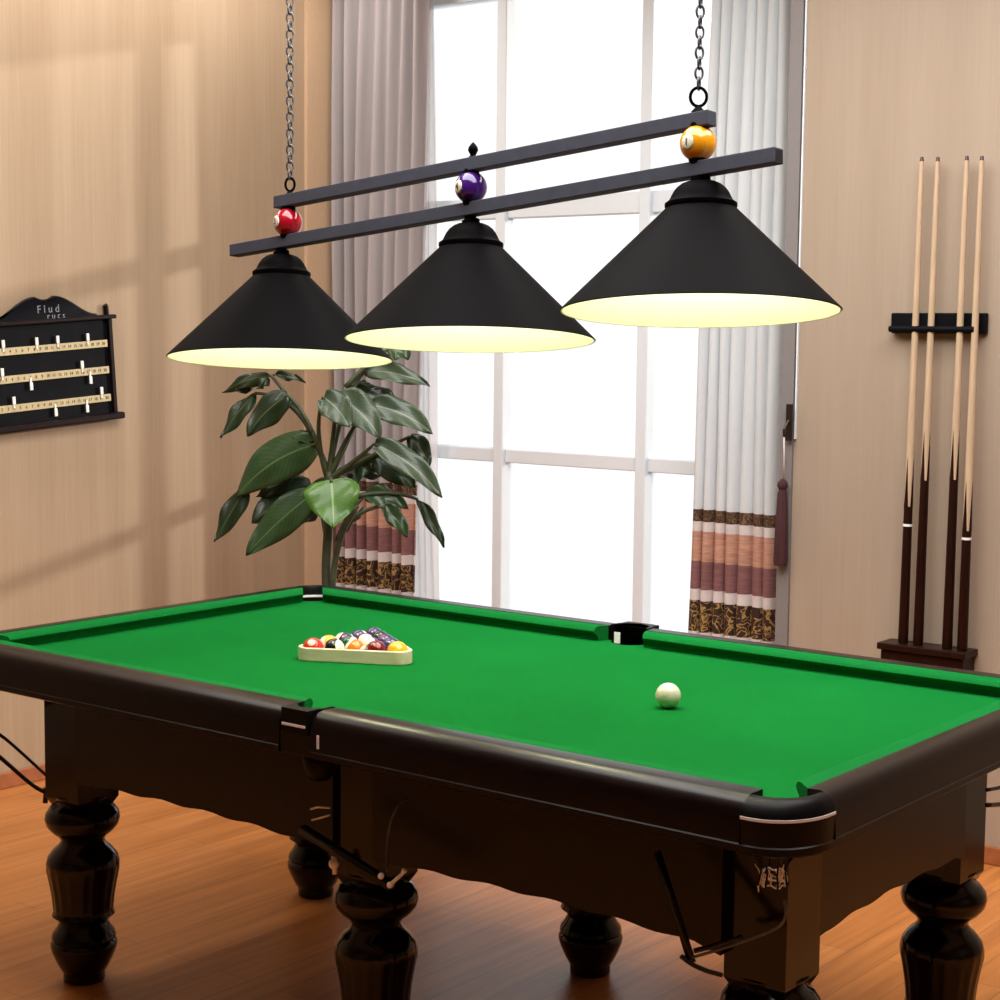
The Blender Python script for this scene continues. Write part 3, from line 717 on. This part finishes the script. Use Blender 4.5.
for yy in (yc-.285, yc+.285):
    bm = BM(); tube(bm, [(x0+.012, yy, zt_+.016), (x0+.012, yy, zt_+.046), (x0+.012, yy-.004, zt_+.052)], .010, 10); obj('corner_knob', bm, M['scorew'], sbd, smooth=40)
def wallm(y, z, dx=.0005, tilt=0):
    mm = Matrix(((0, 0, 1), (1, 0, 0), (0, 1, 0))).to_4x4() ; mm.translation = (x0+.020+dx, y, z); return mm
t1 = text_bm('F l u d', .040, wallm(yc+.012, zt_+.050)); obj('crest_lettering', t1, M['silver'], sbd)
t1 = text_bm('r u c s', .032, wallm(yc+.045, zt_+.024)); obj('crest_lettering', t1, M['silver'], sbd)
strips = [(345.5, 352), (375, 382), (402, 409)]
heads = [((2.5, 0), (36, 0), (57, 0), (87, 0)), ((0, 0), (80, 0), (28, 1), (87.5, 1)), ((10, 0), (98, 0), (51, 1), (82.5, 1))]
zst = [.712+TH, .612+TH, .507+TH]
for q, (z, hd) in enumerate(zip(zst, heads)):
    yend = 1.70
    st = obj('score_strip', box(BM(), x0+.0205, x0+.028, ya+.045, yend, z-.0135, z+.0135), M['brass'], sbd, bevel=.001)
    nums = (range(1, 21), range(1, 21), range(1, 21))[q]
    for i in range(20):
        yy = ya+.07+i*(yend-ya-.09)/19
        if q == 0 or True:
            t1 = text_bm(str(i+1), .016, wallm(yy, z, .0085)); o = obj('numeral', t1, M['ink'], st)
    for px, below in hd:
        p = wl(px, (340 if q == 0 else 370 if q == 1 else 395))
        dz = -.031 if below else .030
        bm = BM(); box(bm, x0+.0285, x0+.033, p.y-.0065, p.y+.0065, z+dz-.015, z+dz+.013)
        box(bm, x0+.0285, x0+.031, p.y-.004, p.y+.004, min(z, z+dz), max(z, z+dz))
        obj('pointer', bm, M['peg'], st, bevel=.004)['label'] = 'white score pointer'

sbd.rotation_euler.x = math.radians(4.0)      # hangs a little crooked

# ------------------------------------------------------------------ curtains
def curtain(root, segs, edges, npl, amp, y, sharp):
    """segs: (name, z0, z1, material, swell); edges(z) -> x0, x1"""
    NU = npl*16
    for nm, z0, z1, mt, sw in segs:
        bm = BM(); nv = max(2, int((z1-z0)/.06)+1); g = []
        for j in range(nv+1):
            z = z0+(z1-z0)*j/nv; a, b = edges(z); row = []
            for i in range(NU+1):
                u = i/NU; ph = u*npl*2*PI
                s = math.sin(ph); w = (abs(s)**sharp)*(1 if s > 0 else -1) if sharp > .6 else 2*abs(math.sin(ph/2))**.28-1
                wob = .012*math.sin(3.1*u+z*1.7)+.006*math.sin(17*u+z*2.3)
                row.append(bm.verts.new((a+(b-a)*(u+.010*math.sin(9*u+z)), y - amp*w*(1+.25*math.sin(5*u+.6*z)) - sw + wob, z)))
            g.append(row)
        for j in range(nv):
            for i in range(NU): bm.faces.new((g[j][i], g[j][i+1], g[j+1][i+1], g[j+1][i]))
        o = obj(nm, bm, mt, root, smooth=True)
        so = o.modifiers.new('thick', 'SOLIDIFY'); so.thickness = .003; so.use_rim = False
def bands(drape):
    zb = lambda r: TH+r
    return [('hem', .22, zb(-.308), M['bandw'], 0), ('scroll_border', zb(-.308), zb(-.192), M['emb'], 0), ('pale_border', zb(-.192), zb(-.150), M['bandw'], 0),
            ('mauve_border', zb(-.150), zb(-.045), M['mauve'], 0), ('peach_border', zb(-.045), zb(.066), M['peach'], 0), ('pale_border', zb(.066), zb(.102), M['bandw'], 0),
            ('dotted_border', zb(.102), zb(.147), M['embs'], 0), ('drape', zb(.147), 3.14, drape, 0)]
cr = empty('curtain', (.52, 2.9, 0), 'cream pleated curtain with brown peach and mauve bands right of the window', 'curtain')
def er(z):
    t = (z-TH+.3)/2.3; return .334+.068*t, .714-.012*t
curtain(cr, bands(M['drapeR']), er, 7, .030, 2.885, .5)
cl = empty('curtain', (-1.2, 2.9, 0), 'curtain coloured darker for its shade with patterned hem behind the leafy plant', 'curtain')
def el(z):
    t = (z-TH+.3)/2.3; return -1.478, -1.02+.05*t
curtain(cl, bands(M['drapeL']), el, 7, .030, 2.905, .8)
sh = empty('sheer_curtain', (-1.05, 2.985, 0), 'sheer white voile at the left edge of the window', 'curtain')
curtain(sh, [('voile', .24, 3.14, M['sheer'], 0)], lambda z: (-1.16, -.965-.03*(z-1)), 5, .012, 2.995, 1)
rod_ = BM(); tube(rod_, [(XL+.01, 2.94, 3.19), (.87, 2.94, 3.19)], .014, 12)
# tieback on the casing at the window's right side
tb = empty('curtain_tieback', (.865, YR-.012, 1.3), 'wine red tassel tieback hanging beside the right curtain', 'tieback')
hk = BM(); box(hk, .868, .892, YR-.030, YR-.0225, .43+TH, .555+TH); tube(hk, [(.88, YR-.030, .50+TH), (.876, YR-.055, .47+TH), (.872, YR-.045, .445+TH)], .005, 8)
obj('hook', hk, M['metal'], tb, bevel=.003)
cd = BM(); tube(cd, [(.872, YR-.046, .45+TH), (.868, YR-.034, .38+TH), (.866, YR-.030, .30+TH)], .003, 6)
obj('cord', cd, M['bandw'], tb, smooth=True)
ts = BM(); lathe(ts, [(.006, .30), (.016, .29), (.018, .275), (.012, .265), (.016, .25), (.020, .15), (.023, .02), (.020, .005)], (.866, YR-.036, TH), n=24, flute=(0, .25, 12, .06))
obj('tassel', ts, M['tassel'], tb, smooth=40)

# ------------------------------------------------------------------ plant
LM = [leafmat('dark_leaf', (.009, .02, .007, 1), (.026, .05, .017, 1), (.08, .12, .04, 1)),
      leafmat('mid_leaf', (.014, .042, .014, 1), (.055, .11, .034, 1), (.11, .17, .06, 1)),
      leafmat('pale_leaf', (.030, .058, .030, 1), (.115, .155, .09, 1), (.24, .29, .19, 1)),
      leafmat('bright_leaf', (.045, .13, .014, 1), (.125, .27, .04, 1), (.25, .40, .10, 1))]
PD = 6.1
base = atd(333, 600, PD)
plant = empty('potted_plant', (base.x, base.y, 0), 'tall broad leaved green plant in the corner behind the table', 'plant')
bm = BM(); lathe(bm, [(.13, 0), (.17, .03), (.20, .2), (.205, .36), (.215, .38), (.215, .41), (.195, .41), (.19, .36)], (base.x, base.y, 0), n=40); obj('pot', bm, M['pot'], plant, smooth=40)
bm = BM(); lathe(bm, [(0, .30), (.18, .32), (.189, .362), (.1, .372), (0, .375)], (base.x, base.y, 0), n=30); obj('soil', bm, M['soil'], plant, smooth=True)
C6 = lambda x, y: (200+x/3.573, 340+y/3.573)
def leaf(b, t, wd, mi, db=0., dt=0., bend=0., twist=.35, fold=.25, prof='paddle', stalk=None, droop=0):
    pb, pt = C6(*b), C6(*t)
    B = atd(*pb, PD+db); Tp = atd(*pt, PD+dt)
    w = wd/3.573/F*PD/2
    ax_ = (Tp-B); ln = ax_.length; dn = ax_.normalized()
    vd = fw
    perp = dn.cross(vd).normalized()          # lies across the leaf as seen
    if perp.z < 0: perp = -perp
    ctrl = (B+Tp)/2 + perp*(bend/3.573/F*PD)
    side = (perp*math.cos(twist)+vd*math.sin(twist)).normalized()
    nrm = dn.cross(side).normalized()
    bm = BM(); uvl = bm.loops.layers.uv.new('UVMap'); NV, NU = 16, 8; g = []
    for j in range(NV+1):
        v = j/NV; c = bez(B, ctrl, Tp, v)
        tg = (bez(B, ctrl, Tp, min(1, v+.02))-bez(B, ctrl, Tp, max(0, v-.02))).normalized()
        sd = (side-tg*side.dot(tg)).normalized(); nm = tg.cross(sd)
        if prof == 'heart': hw = w*(math.sin(PI*min(1, (v*.93+.07))**.62))**.8 if v < 1 else 0
        elif prof == 'lance': hw = w*math.sin(PI*v**.8)**.9
        else: hw = w*(math.sin(PI*(v*.96+.04)**.72))**.75
        hw = max(hw, .0012) if v < 1 else .0006
        row = []
        for i in range(NU+1):
            u = i/NU*2-1
            rip = .011*math.sin(11*v+3*u+wd)*abs(u)
            row.append((bm.verts.new(c + sd*(hw*u*math.cos(fold)) + nm*(hw*abs(u)*math.sin(fold)*(1 if mi != 9 else -1)+rip) - Vector((0, 0, 1))*(droop*u*u*hw)), (i/NU, v)))
        g.append(row)
    for j in range(NV):
        for i in range(NU):
            q = [g[j][i], g[j][i+1], g[j+1][i+1], g[j+1][i]]
            f = bm.faces.new([x[0] for x in q])
            for lp2, x in zip(f.loops, q): lp2[uvl].uv = x[1]
    lf = obj('leaf', bm, LM[mi], plant, smooth=True)
    so = lf.modifiers.new('thick', 'SOLIDIFY'); so.thickness = .0012
    if stalk:
        s0 = atd(*C6(*stalk[0]), PD); c1 = atd(*C6(*stalk[1]), PD+db*.4)
        pts_ = [bez(s0, c1, B, k/10) for k in range(11)] + [bez(B, ctrl, Tp, .06)]
        obj('stalk', tube(BM(), pts_, [.0105-.0055*k/11 for k in range(12)], 8), M['stem'], plant, smooth=True)
# main stems
def stemtube(pts, r):
    ps = [Vector(p) for p in pts]; out = []
    for i in range(len(ps)-1):
        for k in range(4): out.append(ps[i].lerp(ps[i+1], k/4))
    out.append(ps[-1])
    for _ in range(2): out = [out[0]]+[(out[i-1]+2*out[i]+out[i+1])/4 for i in range(1, len(out)-1)]+[out[-1]]
    return tube(BM(), out, r, 10)
A6 = lambda x, y, d=0: atd(*C6(x, y), PD+d)
foot = Vector((base.x, base.y, .36))
obj('stem', stemtube([foot, A6(452, 930), A6(450, 800), A6(458, 680), A6(462, 560), A6(460, 470)], .016), M['trunk'], plant, smooth=True)
obj('stem', stemtube([foot+Vector((.03, .02, 0)), A6(468, 930, -.03), A6(480, 800, -.03), A6(505, 690, -.04), A6(560, 590, -.05)], .011), M['trunk'], plant, smooth=True)
hub = (458, 500)
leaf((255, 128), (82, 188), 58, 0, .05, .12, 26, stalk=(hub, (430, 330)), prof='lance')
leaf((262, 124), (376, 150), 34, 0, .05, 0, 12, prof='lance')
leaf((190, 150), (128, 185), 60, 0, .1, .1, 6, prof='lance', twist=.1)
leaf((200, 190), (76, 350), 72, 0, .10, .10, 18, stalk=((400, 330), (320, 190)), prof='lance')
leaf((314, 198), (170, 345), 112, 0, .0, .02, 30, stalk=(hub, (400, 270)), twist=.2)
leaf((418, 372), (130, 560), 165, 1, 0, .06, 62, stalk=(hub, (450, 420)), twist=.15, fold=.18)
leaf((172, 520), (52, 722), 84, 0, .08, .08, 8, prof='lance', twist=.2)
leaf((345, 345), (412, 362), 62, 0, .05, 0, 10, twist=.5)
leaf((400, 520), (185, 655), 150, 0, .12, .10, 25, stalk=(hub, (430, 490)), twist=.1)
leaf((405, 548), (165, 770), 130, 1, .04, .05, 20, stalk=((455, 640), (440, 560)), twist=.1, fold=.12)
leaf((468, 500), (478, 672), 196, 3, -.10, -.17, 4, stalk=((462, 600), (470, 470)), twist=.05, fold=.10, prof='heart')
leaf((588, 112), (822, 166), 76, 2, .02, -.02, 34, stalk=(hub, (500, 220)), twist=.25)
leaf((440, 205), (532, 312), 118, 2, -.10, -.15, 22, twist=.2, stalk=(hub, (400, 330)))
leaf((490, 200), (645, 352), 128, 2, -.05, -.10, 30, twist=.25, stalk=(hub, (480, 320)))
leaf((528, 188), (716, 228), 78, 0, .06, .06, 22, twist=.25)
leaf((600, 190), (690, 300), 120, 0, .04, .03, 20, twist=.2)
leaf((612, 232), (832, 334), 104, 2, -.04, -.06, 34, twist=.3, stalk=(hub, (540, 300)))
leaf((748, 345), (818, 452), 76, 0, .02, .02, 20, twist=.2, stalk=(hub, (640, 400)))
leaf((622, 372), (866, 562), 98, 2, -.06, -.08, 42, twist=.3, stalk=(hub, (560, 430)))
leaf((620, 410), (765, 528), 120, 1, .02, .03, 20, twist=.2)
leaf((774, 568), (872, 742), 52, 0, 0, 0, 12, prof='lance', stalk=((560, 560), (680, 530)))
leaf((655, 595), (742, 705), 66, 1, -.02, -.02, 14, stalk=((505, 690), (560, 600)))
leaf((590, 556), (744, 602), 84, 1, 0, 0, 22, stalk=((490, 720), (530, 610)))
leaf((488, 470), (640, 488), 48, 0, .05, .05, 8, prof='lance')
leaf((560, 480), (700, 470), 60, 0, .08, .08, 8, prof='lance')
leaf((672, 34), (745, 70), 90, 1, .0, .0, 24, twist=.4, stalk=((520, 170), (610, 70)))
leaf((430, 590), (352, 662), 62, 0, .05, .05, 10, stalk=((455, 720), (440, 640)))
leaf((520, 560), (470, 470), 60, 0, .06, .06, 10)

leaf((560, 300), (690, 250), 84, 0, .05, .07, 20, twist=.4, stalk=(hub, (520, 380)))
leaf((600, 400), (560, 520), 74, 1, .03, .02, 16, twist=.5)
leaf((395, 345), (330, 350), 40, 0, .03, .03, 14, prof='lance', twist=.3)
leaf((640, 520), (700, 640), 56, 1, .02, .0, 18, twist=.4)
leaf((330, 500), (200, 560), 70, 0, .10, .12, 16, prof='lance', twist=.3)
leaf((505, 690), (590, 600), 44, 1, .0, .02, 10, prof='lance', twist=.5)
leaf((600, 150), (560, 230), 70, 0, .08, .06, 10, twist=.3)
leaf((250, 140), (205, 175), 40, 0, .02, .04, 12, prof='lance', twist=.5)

# ------------------------------------------------------------------ light
wd = bpy.data.worlds.new('daylight'); S.world = wd; wd.use_nodes = True
wd.node_tree.nodes['Background'].inputs[0].default_value = (.97, .985, 1, 1)
wd.node_tree.nodes['Background'].inputs[1].default_value = 1.15
sun = bpy.data.lights.new('sun', 'SUN'); sun.energy = 1.6; sun.angle = math.radians(1.6); sun.color = (1, .96, .87)
so = bpy.data.objects.new('sun', sun); COL.objects.link(so)
so.rotation_euler = Vector((-.585, -.80, -.185)).to_track_quat('-Z', 'Y').to_euler(); so.location = (3, 6, 4)
def area(name, loc, sx, sy, e, col, tgt=None):
    l = bpy.data.lights.new(name, 'AREA'); l.shape = 'RECTANGLE'; l.size = sx; l.size_y = sy; l.energy = e; l.color = col
    o = bpy.data.objects.new(name, l); COL.objects.link(o); o.location = loc
    d_ = (Vector(tgt)-Vector(loc)) if tgt else Vector((0, 0, -1))
    o.rotation_euler = d_.to_track_quat('-Z', 'Y').to_euler(); return o
area('added_ceiling_fill', (1.75, .6, CEIL-.02), 3.0, 2.6, 195, (1, .98, .965))  # added fill over the room, standing for no known lamp
area('added_ceiling_fill', (-1.15, 1.1, CEIL-.02), .3, 3.2, 38, (1, .97, .93))  # added strip that brightens the upper left wall and left curtain
S.view_settings.view_transform = 'Standard'; S.view_settings.look = 'None'; S.view_settings.gamma = 1; S.view_settings.exposure = 0
S.view_settings.use_curve_mapping = False
